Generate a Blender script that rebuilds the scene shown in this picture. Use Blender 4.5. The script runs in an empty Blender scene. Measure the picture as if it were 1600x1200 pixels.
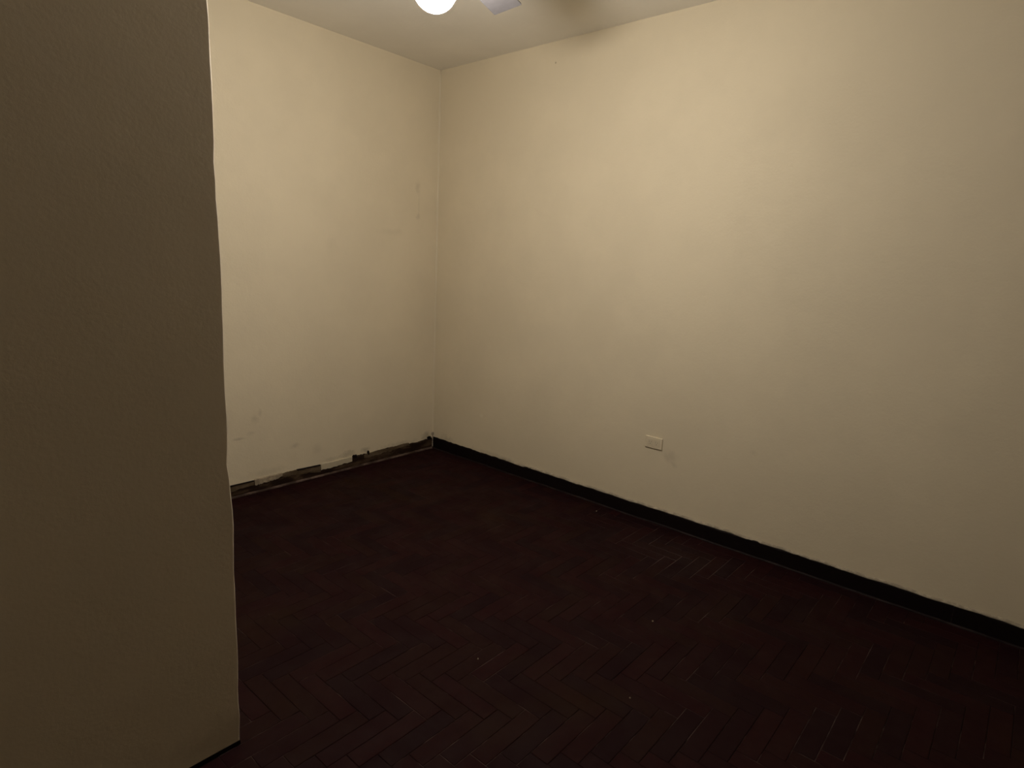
import bpy, bmesh, math, random
from mathutils import Vector, Matrix
random.seed(7)
PI = math.pi
SC = bpy.context.scene
COL = SC.collection

# ------------------------------------------------------------------ camera, world, exposure
# room frame: X runs along the far (left) wall, Y along the right wall, Z up.
F_PX, PITCH, ROLL, YAW, CAM_H = 948.16, 0.192643, -0.046649, 0.859534, 1.5621
cam_d = bpy.data.cameras.new('camera')
cam_d.sensor_fit = 'HORIZONTAL'; cam_d.sensor_width = 36.0
cam_d.lens = F_PX / 1600.0 * 36.0
cam_d.clip_start = 0.02
cam = bpy.data.objects.new('camera', cam_d); COL.objects.link(cam)
_fh = Vector((math.sin(YAW), math.cos(YAW), 0)); _rh = Vector((math.cos(YAW), -math.sin(YAW), 0)); _zh = Vector((0, 0, 1))
_u = math.sin(PITCH) * _fh + math.cos(PITCH) * _zh
_f = math.cos(PITCH) * _fh - math.sin(PITCH) * _zh
_r = math.cos(ROLL) * _rh - math.sin(ROLL) * _u
_uu = math.sin(ROLL) * _rh + math.cos(ROLL) * _u
cam.matrix_world = Matrix(((_r.x, _uu.x, -_f.x, 0), (_r.y, _uu.y, -_f.y, 0), (_r.z, _uu.z, -_f.z, CAM_H), (0, 0, 0, 1)))
SC.camera = cam

w = bpy.data.worlds.new('world'); SC.world = w; w.use_nodes = True
w.node_tree.nodes['Background'].inputs[0].default_value = (0.9, 0.85, 0.8, 1)
w.node_tree.nodes['Background'].inputs[1].default_value = 0.0
SC.view_settings.view_transform = 'Standard'; SC.view_settings.look = 'None'
SC.view_settings.gamma = 1; SC.view_settings.exposure = 0.0
SC.view_settings.use_curve_mapping = False
LAMP_STRENGTH = 290.0
LAMP_COLOR = (1.0, 0.935, 0.83)

# room sizes
H = 3.0
YF = 3.768          # far wall plane (the left wall of the picture)
XR = 3.366          # right wall plane
YN, XE = 1.739, 0.756   # near wall: face and free edge
X0, Y0 = -2.0, -3.0     # behind / beside the camera
HUB = (1.56, 1.785)

# ------------------------------------------------------------------ helpers
def link(name, me, mat=None, parent=None):
    o = bpy.data.objects.new(name, me); COL.objects.link(o)
    if mat: me.materials.append(mat)
    if parent:
        o.parent = parent
        o.matrix_parent_inverse = parent_matrix(parent).inverted()
    return o
def parent_matrix(o):
    m = o.matrix_basis.copy()
    if o.parent: m = parent_matrix(o.parent) @ o.matrix_parent_inverse @ m
    return m
def obj(name, bm, mat=None, parent=None, smooth=False, angle=None):
    me = bpy.data.meshes.new(name)
    bmesh.ops.recalc_face_normals(bm, faces=bm.faces)
    bm.to_mesh(me); bm.free()
    if smooth:
        for p in me.polygons: p.use_smooth = True
    return link(name, me, mat, parent)
def bx(bm, x0, x1, y0, y1, z0, z1, bev=0.0, seg=1, mtx=None):
    vs = [bm.verts.new(v) for v in ((x0,y0,z0),(x1,y0,z0),(x1,y1,z0),(x0,y1,z0),(x0,y0,z1),(x1,y0,z1),(x1,y1,z1),(x0,y1,z1))]
    fs = [bm.faces.new([vs[i] for i in f]) for f in ((0,3,2,1),(4,5,6,7),(0,1,5,4),(1,2,6,5),(2,3,7,6),(3,0,4,7))]
    if bev:
        es = list({e for f in fs for e in f.edges})
        r = bmesh.ops.bevel(bm, geom=es, offset=bev, segments=seg, affect='EDGES', profile=0.5)
    if mtx is not None: bmesh.ops.transform(bm, matrix=mtx, verts=[v for v in bm.verts if v.is_valid])
    return bm
def lathe(bm, prof, c, n=32):
    rings = []
    for r, z in prof:
        if r < 1e-6: rings.append([bm.verts.new((c[0], c[1], z))])
        else: rings.append([bm.verts.new((c[0]+r*math.cos(2*PI*k/n), c[1]+r*math.sin(2*PI*k/n), z)) for k in range(n)])
    for a, b in zip(rings, rings[1:]):
        for k in range(n):
            q = [a[k % len(a)], a[(k+1) % len(a)], b[(k+1) % len(b)], b[k % len(b)]]
            u = []
            for v in q:
                if v not in u: u.append(v)
            if len(u) >= 3: bm.faces.new(u)
def thing(name, label, cat, loc, group=None):
    o = bpy.data.objects.new(name, None); COL.objects.link(o); o.location = loc
    o.empty_display_size = 0.1
    o['label'] = label; o['category'] = cat
    if group: o['group'] = group
    return o
def tag(o, label=None, cat=None, group=None, kind=None):
    if label: o['label'] = label
    if cat: o['category'] = cat
    if group: o['group'] = group
    if kind: o['kind'] = kind
    return o

# ------------------------------------------------------------------ materials
class NT:
    def __init__(s, name):
        s.m = bpy.data.materials.new(name); s.m.use_nodes = True
        s.t = s.m.node_tree; s.n = s.t.nodes; s.l = s.t.links
        s.b = s.n['Principled BSDF']
        s.geo = s.n.new('ShaderNodeNewGeometry')
        s.P = s.geo.outputs['Position']
    def lk(s, a, b): s.l.new(a, b)
    def val(s, x, sock):
        if isinstance(x, (int, float)): sock.default_value = x
        elif isinstance(x, tuple): sock.default_value = x if len(x) == len(sock.default_value) else (*x, 1)
        else: s.lk(x, sock)
    def math(s, op, a, b=0.0, clamp=False):
        n = s.n.new('ShaderNodeMath'); n.operation = op; n.use_clamp = clamp
        s.val(a, n.inputs[0]); s.val(b, n.inputs[1]); return n.outputs[0]
    def vmath(s, op, a, b):
        n = s.n.new('ShaderNodeVectorMath'); n.operation = op
        s.val(a, n.inputs[0]); s.val(b, n.inputs[1])
        return n.outputs['Value'] if op in ('LENGTH', 'DISTANCE', 'DOT_PRODUCT') else n.outputs[0]
    def noise(s, scale, detail=3, rough=0.55, vec=None, stretch=None, dist=0.0):
        n = s.n.new('ShaderNodeTexNoise'); n.inputs['Scale'].default_value = scale
        n.inputs['Detail'].default_value = detail; n.inputs['Roughness'].default_value = rough
        n.inputs['Distortion'].default_value = dist
        v = vec or s.P
        if stretch: v = s.vmath('MULTIPLY', v, stretch)
        s.lk(v, n.inputs['Vector']); return n.outputs['Fac']
    def ramp(s, f, a, b, lo=0.0, hi=1.0):
        n = s.n.new('ShaderNodeMapRange'); n.interpolation_type = 'SMOOTHSTEP'
        s.val(f, n.inputs[0]); n.inputs[1].default_value = a; n.inputs[2].default_value = b
        n.inputs[3].default_value = lo; n.inputs[4].default_value = hi; return n.outputs[0]
    def mix(s, f, a, b, mode='MIX'):
        n = s.n.new('ShaderNodeMix'); n.data_type = 'RGBA'; n.blend_type = mode
        s.val(f, n.inputs[0]); s.val(a, n.inputs[6]); s.val(b, n.inputs[7]); return n.outputs[2]
    def spot(s, c, size, warp=0.5, wscale=18, soft=(1.1, 0.05)):
        """1 inside an uneven blob of the given half sizes round c, 0 outside"""
        d = s.vmath('SUBTRACT', s.P, c); d = s.vmath('MULTIPLY', d, tuple(1/k for k in size))
        L = s.vmath('LENGTH', d, (0, 0, 0))
        nz = s.noise(wscale, 4, 0.65)
        L = s.math('ADD', L, s.math('MULTIPLY', s.math('SUBTRACT', nz, 0.5), warp*2))
        return s.ramp(L, soft[0], soft[1])
    def bump(s, h, strength, dist=0.01):
        n = s.n.new('ShaderNodeBump'); n.inputs['Strength'].default_value = strength; n.inputs['Distance'].default_value = dist
        s.lk(h, n.inputs['Height']); s.lk(n.outputs[0], s.b.inputs['Normal'])
    def out(s, color, rough=0.6, spec=0.5, metal=0.0):
        s.val(color, s.b.inputs['Base Color']); s.val(rough, s.b.inputs['Roughness'])
        s.val(spec, s.b.inputs['Specular IOR Level']); s.b.inputs['Metallic'].default_value = metal
        return s.m

WALL = (0.72, 0.628, 0.468)
def wall_mat(name, spots=(), base=WALL, dirt_z=True):
    t = NT(name)
    a = t.noise(1.6, 4, 0.6); b = t.noise(9, 4, 0.6)
    c = t.mix(t.ramp(a, 0.35, 0.68), tuple(k*0.965 for k in base), tuple(min(1, k*1.02) for k in base))
    c = t.mix(t.ramp(b, 0.55, 0.8, 0, 0.22), c, tuple(k*q for k, q in zip(base, (0.93, 0.92, 0.93))))
    for (cen, size, amt, col, warp, ws) in spots:
        m = t.spot(cen, size, warp, ws)
        c = t.mix(t.math('MULTIPLY', m, amt), c, col)
    roll = t.noise(85, 3, 0.6); lump = t.noise(11, 3, 0.5)
    h = t.math('ADD', t.math('MULTIPLY', roll, 0.35), lump)
    t.bump(h, 0.30, 0.006)
    return t.out(c, 0.72, 0.25)
GRIME = (0.20, 0.155, 0.10)
DARK = (0.17, 0.125, 0.075)
# marks are given as (x, y, z) on the wall where the dirt really sits
left_spots = [
    ((3.160, YF, 2.115), (0.030, 1, 0.055), 0.18, GRIME, 0.8, 22),
    ((3.172, YF, 1.98), (0.005, 1, 0.15), 0.14, GRIME, 0.9, 30),
    ((3.165, YF, 1.90), (0.028, 1, 0.03), 0.16, GRIME, 0.8, 24),
    ((2.90, YF, 1.77), (0.14, 1, 0.035), 0.07, GRIME, 0.9, 12),
    ((2.40, YF, 1.66), (0.06, 1, 0.09), 0.05, GRIME, 0.9, 12),
    ((1.815, YF, 0.50), (0.035, 1, 0.04), 0.18, GRIME, 0.9, 26),
    ((1.850, YF, 0.53), (0.020, 1, 0.03), 0.17, GRIME, 0.9, 26),
    ((1.705, YF, 0.385), (0.055, 1, 0.012), 0.30, GRIME, 0.6, 22),
    ((1.79, YF, 0.41), (0.035, 1, 0.02), 0.17, GRIME, 0.9, 22),
    ((2.09, YF, 0.265), (0.045, 1, 0.022), 0.20, GRIME, 0.9, 22),
    ((2.27, YF, 0.20), (0.05, 1, 0.05), 0.11, GRIME, 0.9, 18),
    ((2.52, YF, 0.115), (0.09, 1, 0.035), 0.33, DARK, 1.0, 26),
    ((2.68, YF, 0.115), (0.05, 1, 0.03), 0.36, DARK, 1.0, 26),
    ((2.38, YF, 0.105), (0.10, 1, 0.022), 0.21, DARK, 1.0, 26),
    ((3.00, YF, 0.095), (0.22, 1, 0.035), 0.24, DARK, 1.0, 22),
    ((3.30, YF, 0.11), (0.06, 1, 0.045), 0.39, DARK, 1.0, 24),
    ((1.90, YF, 0.115), (0.18, 1, 0.04), 0.17, GRIME, 0.9, 18),
]
right_spots = [
    ((XR, 1.590, 0.450), (1, 0.060, 0.055), 0.18, GRIME, 0.9, 16),
    ((XR, 1.560, 0.405), (1, 0.030, 0.030), 0.17, GRIME, 0.9, 20),
    ((XR, 2.654, 2.870), (1, 0.008, 0.009), 0.70, GRIME, 0.0, 10),
    ((XR, 3.203, 0.391), (1, 0.020, 0.020), 0.70, (0.78, 0.70, 0.55), 0.5, 20),
    ((XR, 1.10, 0.60), (1, 0.030, 0.025), 0.10, GRIME, 0.9, 20),
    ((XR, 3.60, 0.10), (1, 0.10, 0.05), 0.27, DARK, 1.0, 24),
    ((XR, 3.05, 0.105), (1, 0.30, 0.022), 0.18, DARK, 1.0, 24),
]
M_LEFT = wall_mat('paint_far_wall', left_spots)
M_RIGHT = wall_mat('paint_right_wall', right_spots)
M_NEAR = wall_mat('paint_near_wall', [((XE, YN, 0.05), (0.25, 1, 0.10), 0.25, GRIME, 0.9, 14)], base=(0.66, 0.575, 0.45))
M_WALL = wall_mat('paint_plain_wall')
def ceiling_mat():
    t = NT('paint_ceiling')
    a = t.noise(2.2, 4, 0.6)
    base = (0.90, 0.855, 0.775)
    c = t.mix(t.ramp(a, 0.35, 0.7), tuple(k*0.96 for k in base), base)
    t.bump(t.noise(40, 3, 0.6), 0.2, 0.004)
    return t.out(c, 0.8, 0.2)
M_CEIL = ceiling_mat()
def wood_floor_mat(name, rnd):
    """dark stained parquet; rnd picks the per-block random value: 'object' or 'island'"""
    t = NT(name)
    if rnd == 'object':
        r = t.n.new('ShaderNodeObjectInfo').outputs['Random']
    else:
        r = t.geo.outputs['Random Per Island']
    off = t.math('MULTIPLY', r, 37.0)
    cv = t.n.new('ShaderNodeCombineXYZ'); t.lk(off, cv.inputs[0]); t.lk(off, cv.inputs[1]); t.lk(off, cv.inputs[2])
    v = t.vmath('ADD', t.P, cv.outputs[0])
    n = t.n.new('ShaderNodeTexNoise'); n.inputs['Scale'].default_value = 42; n.inputs['Detail'].default_value = 5
    t.lk(v, n.inputs['Vector'])
    red, brown, black, olive = (0.0168, 0.0036, 0.0042), (0.0150, 0.0043, 0.0038), (0.0112, 0.0030, 0.0040), (0.0190, 0.0080, 0.0034)
    c = t.mix(t.ramp(r, 0.15, 0.55), black, red)
    c = t.mix(t.ramp(r, 0.62, 0.92), c, brown)
    c = t.mix(t.ramp(n.outputs['Fac'], 0.35, 0.75, 0.0, 0.5), c, black)
    big = t.noise(1.35, 3, 0.6)
    c = t.mix(t.ramp(big, 0.54, 0.72, 0, 0.55), c, olive)
    dust = t.noise(3.1, 4, 0.7)
    c = t.mix(t.ramp(dust, 0.56, 0.78, 0, 0.30), c, (0.022, 0.0105, 0.0115))
    c = t.mix(t.math('MULTIPLY', t.spot((3.06, 1.36, 0), (0.30, 0.42, 1), 0.5, 9), t.ramp(n.outputs['Fac'], 0.35, 0.6, 0.1, 0.55)), c, (0.022, 0.0125, 0.0125))
    t.bump(n.outputs['Fac'], 0.25, 0.002)
    rough = t.ramp(t.noise(6, 3, 0.6), 0.3, 0.7, 0.55, 0.78)
    return t.out(c, rough, 0.07)
M_BLOCK = wood_floor_mat('parquet_block_wood', 'object')
M_FIELD = wood_floor_mat('parquet_field_wood', 'island')
def joint_mat():
    t = NT('parquet_joint_dust')
    a = t.noise(4.5, 4, 0.75)
    c = t.mix(t.ramp(a, 0.48, 0.68), (0.008, 0.0045, 0.004), (0.100, 0.068, 0.058))
    c = t.mix(t.spot((3.06, 1.36, 0), (0.32, 0.45, 1), 0.5, 9), c, (0.14, 0.10, 0.09))
    return t.out(c, 0.9, 0.05)
M_JOINT = joint_mat()
def dark_wood(name, base, worn, lo, hi, scale=14, rough=0.6, stretch=None):
    t = NT(name)
    a = t.noise(scale, 5, 0.7, stretch=stretch)
    c = t.mix(t.ramp(a, lo, hi), base, worn)
    t.bump(t.noise(60, 3, 0.6), 0.3, 0.003)
    return t.out(c, rough, 0.15)
M_BASE_R = dark_wood('skirting_black', (0.0050, 0.0020, 0.0024), (0.022, 0.012, 0.010), 0.60, 0.82, 16)
M_BASE_L = dark_wood('skirting_worn_brown', (0.016, 0.0075, 0.0045), (0.090, 0.056, 0.034), 0.44, 0.72, 13, stretch=(0.5, 1, 1.6))
M_STRIP = dark_wood('skirting_bare_wood', (0.075, 0.050, 0.028), (0.155, 0.115, 0.075), 0.4, 0.7, 18, stretch=(0.4, 1, 2.0))
M_SHOE_L = dark_wood('bead_dusty', (0.040, 0.024, 0.018), (0.150, 0.105, 0.085), 0.40, 0.68, 9)
M_SHOE_R = dark_wood('bead_grey', (0.0095, 0.0050, 0.0055), (0.027, 0.018, 0.018), 0.45, 0.72, 8)
def plaster_mat(name, base):
    t = NT(name)
    c = t.mix(t.ramp(t.noise(24, 4, 0.7), 0.4, 0.7), tuple(k*0.62 for k in base), base)
    t.bump(t.noise(70, 4, 0.7), 0.5, 0.004)
    return t.out(c, 0.85, 0.15)
M_PLASTER = plaster_mat('plaster_bare', (0.44, 0.36, 0.26))
M_SMEAR = wall_mat('plaster_painted', base=tuple(k*0.70 for k in WALL))
M_PAINTDRIP = plaster_mat('paint_drip', (0.50, 0.43, 0.33))
M_PLATE = wall_mat('plate_painted')
M_PLATE2 = wall_mat('socket_painted', base=(0.68, 0.59, 0.44))
def plain(name, col, rough=0.5, metal=0.0, spec=0.4):
    t = NT(name)
    c = t.mix(t.ramp(t.noise(30, 3, 0.6), 0.35, 0.7), tuple(k*0.9 for k in col), col)
    return t.out(c, rough, spec, metal)
M_SLOT = plain('socket_slot', (0.36, 0.31, 0.23), 0.8)
M_BLADE = plain('fan_blade_grey', (0.235, 0.222, 0.238), 0.5)
M_FAN = plain('fan_enamel', (0.45, 0.42, 0.38), 0.35)
M_FANMETAL = plain('fan_metal', (0.5, 0.48, 0.45), 0.3, 1.0)
def globe_mat():
    t = NT('lit_glass_globe')
    t.out((0.9, 0.88, 0.84), 0.3, 0.5)
    t.b.inputs['Emission Color'].default_value = (*LAMP_COLOR, 1)
    t.b.inputs['Emission Strength'].default_value = LAMP_STRENGTH
    return t.m
M_GLOBE = globe_mat()

# ------------------------------------------------------------------ the shell
def struct(name, bm, mat, parent=None, **k):
    o = obj(name, bm, mat, parent, **k)
    if parent is None: o['kind'] = 'structure'
    return o
def slab(x0, x1, y0, y1, z0, z1):
    bm = bmesh.new(); bx(bm, x0, x1, y0, y1, z0, z1); return bm
T = 0.15
FLOOR = struct('floor', slab(X0-T, XR+T, Y0-T, YF+T, -0.12, -0.0015), M_JOINT)
struct('ceiling', slab(X0-T, XR+T, Y0-T, YF+T, H, H+0.12), M_CEIL)
W_LEFT = struct('wall_left', slab(X0-T, XR, YF, YF+T, 0, H), M_LEFT)
W_RIGHT = struct('wall_right', slab(XR, XR+T, Y0-T, YF+T, 0, H), M_RIGHT)
struct('wall_back', slab(X0-T, XR, Y0-T, Y0, 0, H), M_WALL)
struct('wall_side', slab(X0-T, X0, Y0, YF, 0, H), M_WALL)
# near wall: a partition ending in a free, worn edge; its profile is swept up in uneven steps
def near_wall():
    bm = bmesh.new()
    th = 0.15; R = 0.004
    n = 60
    def prof(dx, rr):
        pts = [(X0, YN), (0.55, YN)]
        for k in range(5):
            a = -PI/2 + k*PI/8
            pts.append((XE+dx-rr+rr*math.cos(a), YN+rr+rr*math.sin(a)))
        for k in range(5):
            a = k*PI/8
            pts.append((XE+dx-rr+rr*math.cos(a), YN+th-rr+rr*math.sin(a)))
        pts += [(0.55, YN+th), (X0, YN+th)]
        return pts
    rng = random.Random(3); rows = []
    d = 0.0
    for i in range(n+1):
        z = H*i/n
        d = d*0.72 + rng.uniform(-0.0022, 0.0022)
        lean = -0.001
        if z < 0.12: lean -= 0.004*(1-z/0.12)
        # the edge bellies a little where it was knocked and filled
        lean += 0.005*math.exp(-((z-0.78)/0.10)**2) - 0.005*math.exp(-((z-0.95)/0.07)**2)
        rows.append([bm.verts.new((x, y, z)) for x, y in prof(d+lean, R*rng.uniform(0.7, 1.25))])
    m = len(rows[0])
    for a, b in zip(rows, rows[1:]):
        for k in range(m): bm.faces.new((a[k], a[(k+1) % m], b[(k+1) % m], b[k]))
    bm.faces.new(rows[0][::-1]); bm.faces.new(rows[-1])
    return bm
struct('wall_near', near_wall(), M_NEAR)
# soft plaster fillet in the corner of the two far walls
def fillet():
    bm = bmesh.new(); rng = random.Random(9); rows = []
    for i in range(41):
        z = 0.10 + (H-0.10)*i/40; R = 0.009*rng.uniform(0.75, 1.2)
        arc = [(XR-R+R*math.sin(k*PI/8), YF-R+R*math.cos(k*PI/8)) for k in range(5)]
        rows.append([bm.verts.new((x, y, z)) for x, y in [(XR+0.001, YF+0.001)] + arc])
    m = len(rows[0])
    for a, b in zip(rows, rows[1:]):
        for k in range(m): bm.faces.new((a[k], a[(k+1) % m], b[(k+1) % m], b[k]))
    bm.faces.new(rows[0]); bm.faces.new(rows[-1][::-1])
    return bm
struct('trim_3', fillet(), M_WALL, smooth=True)
b = slab(X0, XE-0.006, YN-0.003, YN+0.01, 0.0, 0.014)
struct('shadow_gap_near', b, M_BASE_R)  # black strip standing in for the shadow gap under the near wall

# ------------------------------------------------------------------ herringbone parquet
BW, BN, TH = 0.070, 4, 0.012
GAP = 0.0016
PX, PY = 0.050, 0.055     # phase of the joints
def block_mesh(name, seed):
    rng = random.Random(seed)
    bm = bmesh.new()
    L, Wd = BW*BN-GAP, BW-GAP
    bx(bm, -L/2, L/2, -Wd/2, Wd/2, -TH, 0)
    top = [v for v in bm.verts if v.co.z > -1e-6]
    for v in top: v.co.z += rng.uniform(-0.0006, 0.0004)
    es = [e for e in bm.edges if all(v in top for v in e.verts)]
    bmesh.ops.bevel(bm, geom=es, offset=0.0016, segments=1, affect='EDGES')
    bmesh.ops.recalc_face_normals(bm, faces=bm.faces)
    me = bpy.data.meshes.new(name); bm.to_mesh(me); bm.free(); return me
BLOCKS = [block_mesh('parquet_block', s) for s in range(6)]
def project(p):
    d = Vector(p) - Vector((0, 0, CAM_H))
    z = d.dot(_f)
    if z < 0.05: return None
    return 800 + F_PX*d.dot(_r)/z, 600 - F_PX*d.dot(_uu)/z, z
lo_x, hi_x, lo_y, hi_y = X0, XR-0.012, Y0, YF-0.012
blocks = []       # (cx, cy, horizontal, x0, x1, y0, y1)
ny = int((hi_y-lo_y)/BW)+14; nx = int((hi_x-lo_x)/BW)+14
ix0 = math.floor((lo_x-PX)/BW)-6; iy0 = math.floor((lo_y-PY)/BW)-6
period = 2*BN
for i in range(ix0, ix0+nx+8):
    for j in range(iy0, iy0+ny+8):
        d = (i + j) % period       # rows step along +x, -y
        if d == 0: cell = (i, i+BN, j, j+1, True)
        elif d == BN: cell = (i, i+1, j, j+BN, False)
        else: continue
        xa, xb, ya, yb = PX+cell[0]*BW, PX+cell[1]*BW, PY+cell[2]*BW, PY+cell[3]*BW
        if xb <= lo_x or xa >= hi_x or yb <= lo_y or ya >= hi_y: continue
        blocks.append((xa, xb, ya, yb, cell[4]))
def hidden(x, y):
    # behind the near wall as seen from the camera
    return y > YN-0.02 and x/y < XE/YN - 0.02
whole, rest = [], []
for q in blocks:
    xa, xb, ya, yb, hz = q
    cut = xa < lo_x or xb > hi_x or ya < lo_y or yb > hi_y
    inwall = xa < XE+0.01 and yb > YN-0.02 and ya < YN+T+0.02
    cx, cy = (xa+xb)/2, (ya+yb)/2
    p = project((cx, cy, 0))
    vis = p is not None and -20 < p[0] < 1620 and -20 < p[1] < 1225 and not hidden(cx, cy)
    if vis and not cut and not inwall:
        e = [project((x, y, 0)) for x, y in ((xa, ya), (xb, ya), (xb, yb), (xa, yb))]
        if all(e):
            area = 0.5*abs(sum(e[k][0]*e[(k+1) % 4][1]-e[(k+1) % 4][0]*e[k][1] for k in range(4)))
            # pieces inside the part of the frame the photograph fills come first
            whole.append((area if 340 < p[0] < 1260 else area*0.25, q)); continue
    rest.append(q)
whole.sort(key=lambda a: -a[0])
singles = [q for _, q in whole[:296]]; rest += [q for _, q in whole[296:]]
rng = random.Random(11)
for q in singles:
    xa, xb, ya, yb, hz = q
    o = bpy.data.objects.new('parquet_block', BLOCKS[rng.randrange(6)]); COL.objects.link(o)
    o.parent = FLOOR
    o.location = ((xa+xb)/2, (ya+yb)/2, 0.0004*rng.random())
    o.rotation_euler = (rng.uniform(-0.004, 0.004), rng.uniform(-0.0012, 0.0012), (0 if hz else PI/2) + (PI if rng.random() < 0.5 else 0))
for me in BLOCKS: me.materials.append(M_BLOCK)
bm = bmesh.new(); rng = random.Random(12)
for xa, xb, ya, yb, hz in rest:
    xa, xb, ya, yb = max(xa, lo_x)+GAP/2, min(xb, hi_x)-GAP/2, max(ya, lo_y)+GAP/2, min(yb, hi_y)-GAP/2
    if xb-xa < 0.004 or yb-ya < 0.004: continue
    def emit(xa, xb, ya, yb):
        if xb-xa < 0.004 or yb-ya < 0.004: return
        c = 0.0014
        z = [rng.uniform(-0.0006, 0.0004) for _ in range(4)]
        co = ((xa, ya), (xb, ya), (xb, yb), (xa, yb)); ci = ((xa+c, ya+c), (xb-c, ya+c), (xb-c, yb-c), (xa+c, yb-c))
        v0 = [bm.verts.new((x, y, -TH)) for x, y in co]; v1 = [bm.verts.new((x, y, -0.0014)) for x, y in co]
        v2 = [bm.verts.new((x, y, zz)) for (x, y), zz in zip(ci, z)]
        bm.faces.new(v2)
        for k in range(4):
            bm.faces.new((v0[k], v0[(k+1) % 4], v1[(k+1) % 4], v1[k])); bm.faces.new((v1[k], v1[(k+1) % 4], v2[(k+1) % 4], v2[k]))
    # stop at the faces of the near wall
    if xa < XE-0.004 and yb > YN and ya < YN+T:
        emit(max(xa, XE-0.004), xb, ya, yb)
        emit(xa, min(xb, XE-0.004), ya, min(yb, YN)); emit(xa, min(xb, XE-0.004), max(ya, YN+T), yb)
    else: emit(xa, xb, ya, yb)
o = obj('parquet_field', bm, M_FIELD, FLOOR); o['kind'] = 'stuff'

# ------------------------------------------------------------------ skirting on the right wall
def strip(p0, p1, inward, prof, n, jig, seed):
    """sweep a profile (depth from wall, height) from p0 to p1, with an uneven top edge"""
    rng = random.Random(seed); bm = bmesh.new(); rows = []; dv = 0.0
    for i in range(n+1):
        f = i/n; x, y = p0[0]+(p1[0]-p0[0])*f, p0[1]+(p1[1]-p0[1])*f
        dv = dv*0.6 + rng.uniform(-jig, jig)
        rows.append([bm.verts.new((x+inward[0]*d, y+inward[1]*d, max(0, h + (dv if top else 0)))) for d, h, top in prof])
    m = len(rows[0])
    for a, b in zip(rows, rows[1:]):
        for k in range(m): bm.faces.new((a[k], a[(k+1) % m], b[(k+1) % m], b[k]))
    bm.faces.new(rows[0]); bm.faces.new(rows[-1][::-1])
    return bm
SKIRT = [(0, 0, 0), (0.010, 0, 0), (0.010, 0.088, 1), (0.007, 0.094, 1), (0, 0.095, 1)]
BEAD = [(0, 0, 0), (0.009, 0, 0), (0.0085, 0.004, 1), (0.006, 0.007, 1), (0.0, 0.0085, 1)]
cuts = [YF, 2.55, 1.33, 0.10, Y0]
base_r = None
for k, (a, c) in enumerate(zip(cuts, cuts[1:])):
    bm = strip((XR, a-(0.0 if k == 0 else 0.0012)), (XR, c), (-1, 0), SKIRT, 60, 0.0026, 20+k)
    if k == 0: base_r = struct('baseboard_right', bm, M_BASE_R)
    else: obj('board', bm, M_BASE_R, base_r)
bm = strip((XR-0.010, YF-0.02), (XR-0.010, Y0), (-1, 0), BEAD, 160, 0.0012, 31)
struct('trim_1', bm, M_SHOE_R)
# pale bead of paint left along the top of the right skirting
bm = strip((XR-0.0003, 3.0), (XR-0.0003, Y0), (-1, 0), [(0, 0.090, 0), (0.0085, 0.0945, 1), (0.0075, 0.099, 1), (0.003, 0.104, 1), (0, 0.106, 1)], 170, 0.0028, 44)
obj('paint_ridge', bm, M_PAINTDRIP, base_r)['label'] = 'pale ridge of wall paint along top of dark skirting'

# ------------------------------------------------------------------ worn skirting on the far (left) wall
bm = strip((X0, YF), (2.555, YF), (0, -1), [(0, 0, 0), (0.010, 0, 0), (0.010, 0.068, 1), (0.006, 0.076, 1), (0, 0.078, 1)], 150, 0.003, 51)
base_l = struct('baseboard_left', bm, M_BASE_L)
bm = strip((2.556, YF), (XR-0.010, YF), (0, -1), [(0, 0, 0), (0.010, 0, 0), (0.010, 0.076, 1), (0.006, 0.083, 1), (0, 0.085, 1)], 60, 0.0045, 52)
obj('board', bm, M_BASE_L, base_l)
bm = strip((X0, YF-0.010), (XR-0.02, YF-0.010), (0, -1), [(0, 0, 0), (0.012, 0, 0), (0.0115, 0.006, 1), (0.008, 0.0105, 1), (0.0, 0.012, 1)], 190, 0.0012, 53)
struct('trim_2', bm, M_SHOE_L)
def patch(name, mat, x0, x1, zb0, zb1, zt0, zt1, thick, seed, n=26, jag=0.005, label=None):
    """an uneven flake lying on the skirting face, from x0 to x1 with ragged top and bottom"""
    rng = random.Random(seed); bm = bmesh.new()
    F0, F1, Bk = [], [], []
    a = b = 0.0
    for i in range(n+1):
        f = i/n; x = x0+(x1-x0)*f
        a = a*0.6+rng.uniform(-jag, jag); b = b*0.6+rng.uniform(-jag, jag)*0.4
        zb = zb0+(zb1-zb0)*f+a; zt = zt0+(zt1-zt0)*f+b
        zt = max(zt, zb+0.002)
        y = YF-0.0102-thick*rng.uniform(0.75, 1.1)
        F0.append(bm.verts.new((x, y, zb))); F1.append(bm.verts.new((x, y, zt)))
        Bk.append((bm.verts.new((x, YF-0.002, zb-0.001)), bm.verts.new((x, YF-0.001, zt+0.002))))
    for i in range(n):
        bm.faces.new((F0[i], F0[i+1], F1[i+1], F1[i]))
        bm.faces.new((Bk[i][0], Bk[i+1][0], F0[i+1], F0[i])); bm.faces.new((F1[i], F1[i+1], Bk[i+1][1], Bk[i][1]))
        bm.faces.new((Bk[i][1], Bk[i+1][1], Bk[i+1][0], Bk[i][0]))
    bm.faces.new((F0[0], F1[0], Bk[0][1], Bk[0][0])); bm.faces.new((F0[-1], Bk[-1][0], Bk[-1][1], F1[-1]))
    o = obj(name, bm, mat, base_l)
    if label: o['label'] = label
    return o
patch('bare_strip', M_STRIP, 1.30, 1.790, 0.044, 0.050, 0.082, 0.082, 0.0015, 61, label='paler bare wood strip along top of worn skirting')
patch('gap_shade_edge', M_BASE_R, 1.30, 1.792, 0.081, 0.081, 0.085, 0.085, 0.003, 66, jag=0.001)  # dark strip put in for the shadow gap above the bare wood
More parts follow.
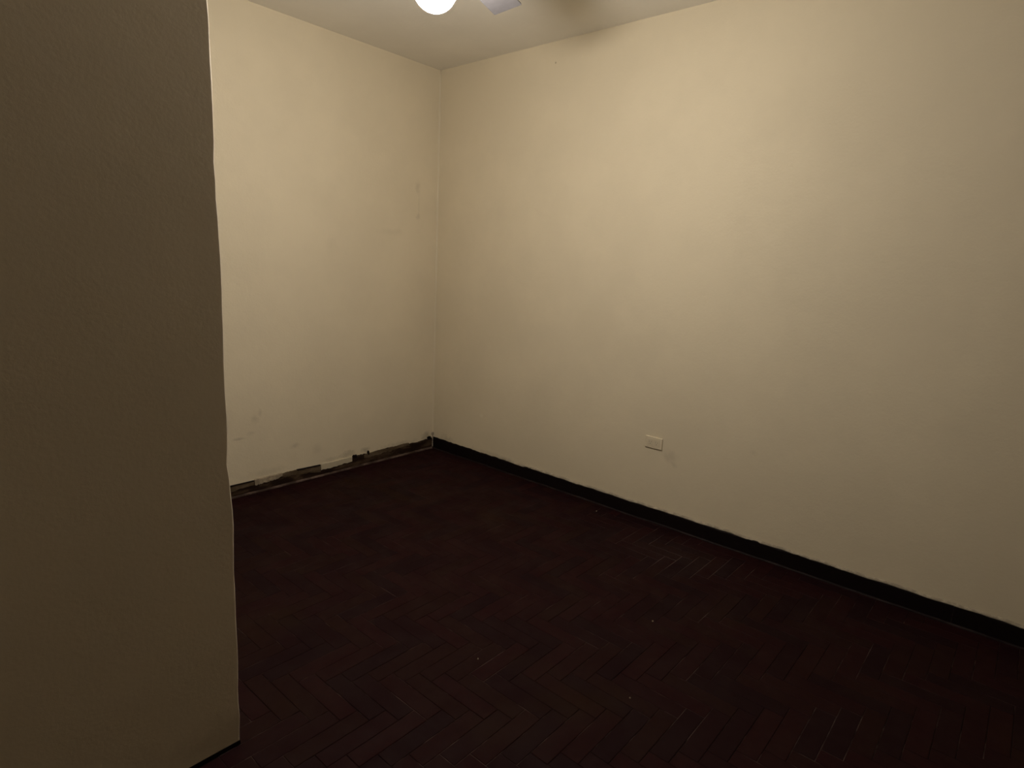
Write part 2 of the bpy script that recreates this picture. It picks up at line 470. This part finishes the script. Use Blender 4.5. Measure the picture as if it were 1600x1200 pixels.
patch('gap_shade_edge', M_BASE_R, 2.10, 2.284, 0.083, 0.079, 0.090, 0.084, 0.003, 67, jag=0.001)  # same shadow gap, drawn as a dark strip
patch('plaster_patch', M_PLASTER, 1.795, 1.99, 0.050, 0.064, 0.090, 0.088, 0.003, 62, label='pale plaster smeared over top of worn skirting')
patch('bare_strip', M_STRIP, 1.985, 2.284, 0.066, 0.036, 0.088, 0.082, 0.002, 63, label='paler bare wood strip with a square end')
patch('plaster_patch', M_SMEAR, 2.288, 2.552, 0.044, 0.054, 0.086, 0.088, 0.001, 64, jag=0.003, label='pale plaster smeared over top of worn skirting')
patch('bare_strip', M_STRIP, 2.66, 3.10, 0.056, 0.066, 0.083, 0.090, 0.0015, 65, jag=0.007, label='faded ragged upper edge of worn skirting')
def flake(name, mat, x, z, w, h, seed, t=0.012, label=None):
    rng = random.Random(seed); bm = bmesh.new(); n = 9
    fr = [bm.verts.new((x+w*math.cos(2*PI*k/n)*rng.uniform(0.7, 1.15), YF-t*rng.uniform(0.9, 1.1), z+h*math.sin(2*PI*k/n)*rng.uniform(0.7, 1.15))) for k in range(n)]
    bk = [bm.verts.new((v.co.x*1.0, YF-0.001, v.co.z)) for v in fr]
    bm.faces.new(fr); bm.faces.new(bk[::-1])
    for k in range(n): bm.faces.new((fr[k], fr[(k+1) % n], bk[(k+1) % n], bk[k]))
    o = obj(name, bm, mat, base_l)
    if label: o['label'] = label
flake('splinter', M_BASE_R, 2.575, 0.086, 0.020, 0.016, 71, label='dark broken splinter standing above skirting')
flake('splinter', M_BASE_R, 2.700, 0.088, 0.010, 0.020, 72, label='dark broken splinter standing above skirting')
flake('splinter', M_BASE_R, 3.318, 0.096, 0.022, 0.016, 73, label='dark broken splinter standing above skirting')
# white paint run down the corner over both skirtings
bm = bmesh.new(); rngp = random.Random(5); ring = []
for i in range(15):
    z = 0.012 + 0.125*i/14
    wv = 0.003 + 0.003*rngp.random() + (0.006 if i > 11 else 0)
    xa, ya = XR-0.0105, YF-0.0105
    ring.append([bm.verts.new(v) for v in ((xa-wv, ya+0.004, z), (xa-wv*0.7, ya-wv*0.7, z), (xa+0.004, ya-wv, z), (xa+0.009, ya+0.009, z))])
for a, c in zip(ring, ring[1:]):
    for k in range(4): bm.faces.new((a[k], a[(k+1) % 4], c[(k+1) % 4], c[k]))
bm.faces.new(ring[0][::-1]); bm.faces.new(ring[-1])
o = obj('paint_run', bm, M_PAINTDRIP, base_r); o['label'] = 'pale paint run in the corner between both skirtings'

# ------------------------------------------------------------------ wall outlet (horizontal plate, painted over)
def outlet(y, z):
    t = thing('wall_outlet', 'beige painted horizontal socket plate on the right wall above dark skirting', 'outlet', (XR, y, z))
    W2, H2 = 0.0585, 0.0365
    bm = bmesh.new(); bx(bm, XR-0.0085, XR+0.0005, y-W2, y+W2, z-H2, z+H2, 0.0028, 2)
    obj('plate', bm, M_PLATE, t)
    bm = bmesh.new()      # raised frame round the sockets
    for (a, b2, c, d) in ((-0.045, 0.045, 0.0215, 0.024), (-0.045, 0.045, -0.024, -0.0215), (-0.045, -0.0425, -0.0215, 0.0215), (0.0425, 0.045, -0.0215, 0.0215)):
        bx(bm, XR-0.0100, XR-0.008, y+a, y+b2, z+c, z+d)
    obj('frame', bm, M_PLATE, t)
    for s in (-1, 1):
        yc = y+s*0.0215
        bm = bmesh.new(); bx(bm, XR-0.0096, XR-0.008, yc-0.0195, yc+0.0195, z-0.020, z+0.020, 0.0007)
        sk = obj('socket', bm, M_PLATE2, t)
        for (dy, dz, wy, wz) in ((-0.007, 0.004, 0.0012, 0.0045), (0.007, 0.004, 0.0012, 0.0045), (0, -0.008, 0.0025, 0.0025)):
            bm = bmesh.new(); bx(bm, XR-0.0099, XR-0.0094, yc+dy-wy, yc+dy+wy, z+dz-wz, z+dz+wz)
            obj('slot', bm, M_SLOT, sk)
    for s in (-1, 1):
        bm = bmesh.new(); lathe(bm, [(0.0028, 0), (0.0028, 0.0008), (0.0018, 0.0012), (0, 0.0012)], (0, 0), 12)
        bmesh.ops.transform(bm, matrix=Matrix.Translation((XR-0.0083, y+s*0.0515, z)) @ Matrix.Rotation(-PI/2, 4, 'Y'), verts=bm.verts)
        obj('screw', bm, M_PLATE2, t)
outlet(1.706, 0.517)

# ------------------------------------------------------------------ ceiling fan with a glass globe lamp
def fan():
    cx, cy = HUB
    t = thing('ceiling_fan', 'ceiling fan with square-ended grey blades and a lit round globe lamp', 'fan', (cx, cy, H))
    c = (cx, cy)
    bm = bmesh.new(); lathe(bm, [(0, H), (0.065, H), (0.065, H-0.012), (0.045, H-0.05), (0.018, H-0.06), (0, H-0.06)], c)
    obj('canopy', bm, M_FAN, t, smooth=True)
    bm = bmesh.new(); lathe(bm, [(0, H-0.055), (0.012, H-0.055), (0.012, 2.775), (0, 2.775)], c, 16)
    obj('downrod', bm, M_FANMETAL, t, smooth=True)
    bm = bmesh.new(); lathe(bm, [(0, 2.79), (0.03, 2.79), (0.085, 2.775), (0.105, 2.75), (0.105, 2.69), (0.085, 2.665), (0.05, 2.655), (0, 2.655)], c, 40)
    obj('motor_housing', bm, M_FAN, t, smooth=True)
    bm = bmesh.new(); lathe(bm, [(0, 2.656), (0.05, 2.656), (0.05, 2.605), (0.058, 2.59), (0.058, 2.565), (0.05, 2.56), (0, 2.56)], c, 32)
    obj('light_fitter', bm, M_FANMETAL, t, smooth=True)
    R, zc = 0.078, 2.502
    pr = [(R*math.sin(a), zc+R*math.cos(a)) for a in [0.70 + (PI-0.70)*k/16 for k in range(17)]]
    pr[-1] = (0, zc-R); pr = [(0, pr[0][1])] + pr
    bm = bmesh.new(); lathe(bm, pr, c, 32)
    obj('globe', bm, M_GLOBE, t, smooth=True)['label'] = 'lit white glass globe'
    tilt = math.radians(-12); zb = 2.66
    for k in range(4):
        az = math.radians(BLADE_AZ + 90*k)      # measured from +X
        mt = Matrix.Translation((cx, cy, zb)) @ Matrix.Rotation(az, 4, 'Z') @ Matrix.Rotation(tilt, 4, 'X')
        bm = bmesh.new()
        r0, r1, w0, w1, th, cr = 0.17, BLADE_R, 0.050, 0.066, 0.006, 0.005
        out = [(r0, -w0), (r0+0.03, -w0-0.006)]
        for q in range(4): a = -PI/2+q*PI/6; out.append((r1-cr+cr*math.cos(a), -w1+cr+cr*math.sin(a)))
        for q in range(4): a = q*PI/6; out.append((r1-cr+cr*math.cos(a), w1-cr+cr*math.sin(a)))
        out += [(r0+0.03, w0+0.006), (r0, w0)]
        lo = [bm.verts.new((x, y, -th/2)) for x, y in out]; hi = [bm.verts.new((x, y, th/2)) for x, y in out]
        bm.faces.new(lo[::-1]); bm.faces.new(hi)
        for i in range(len(out)): bm.faces.new((lo[i], lo[(i+1) % len(out)], hi[(i+1) % len(out)], hi[i]))
        bmesh.ops.transform(bm, matrix=mt, verts=bm.verts)
        bl = obj('blade', bm, M_BLADE, t)
        bm = bmesh.new()
        bx(bm, 0.08, 0.19, -0.014, 0.014, 0.003, 0.009, 0.002); bx(bm, 0.185, 0.245, -0.040, 0.040, 0.003, 0.008, 0.002)
        bmesh.ops.transform(bm, matrix=mt, verts=bm.verts)
        obj('blade_arm', bm, M_FANMETAL, bl)
BLADE_AZ, BLADE_R = 18.0, 0.62
fan()

# ------------------------------------------------------------------ paint chips on the floor
def chip(px, py, r, label, seed):
    d = _f*F_PX + _r*(px-800) + _uu*(600-py)      # where that crumb lies on the floor
    k = -CAM_H/d.z; x, y = d.x*k, d.y*k
    rng = random.Random(seed); bm = bmesh.new(); n = 7
    lo = [bm.verts.new((r*math.cos(2*PI*i/n)*rng.uniform(0.6, 1.2), r*math.sin(2*PI*i/n)*rng.uniform(0.6, 1.2), 0)) for i in range(n)]
    hi = [bm.verts.new((v.co.x*0.7, v.co.y*0.7, 0.003*rng.uniform(0.7, 1.3))) for v in lo]
    bm.faces.new(lo[::-1]); bm.faces.new(hi)
    for i in range(n): bm.faces.new((lo[i], lo[(i+1) % n], hi[(i+1) % n], hi[i]))
    o = obj('paint_chip', bm, M_PLASTER); o.location = (x, y, 0.0008); tag(o, label, 'paint chip', 'paint chips on the parquet')
chip(932, 799, 0.0050, 'pale paint chip on the parquet close to the right wall skirting', 1)
chip(1020, 971, 0.0045, 'pale paint chip on dark parquet, farther right below the outlet', 2)
chip(984, 1091, 0.0040, 'pale paint chip nearest the camera on the dark parquet', 3)
chip(747, 1030, 0.0035, 'tiny pale paint chip in the middle of the dark parquet', 4)
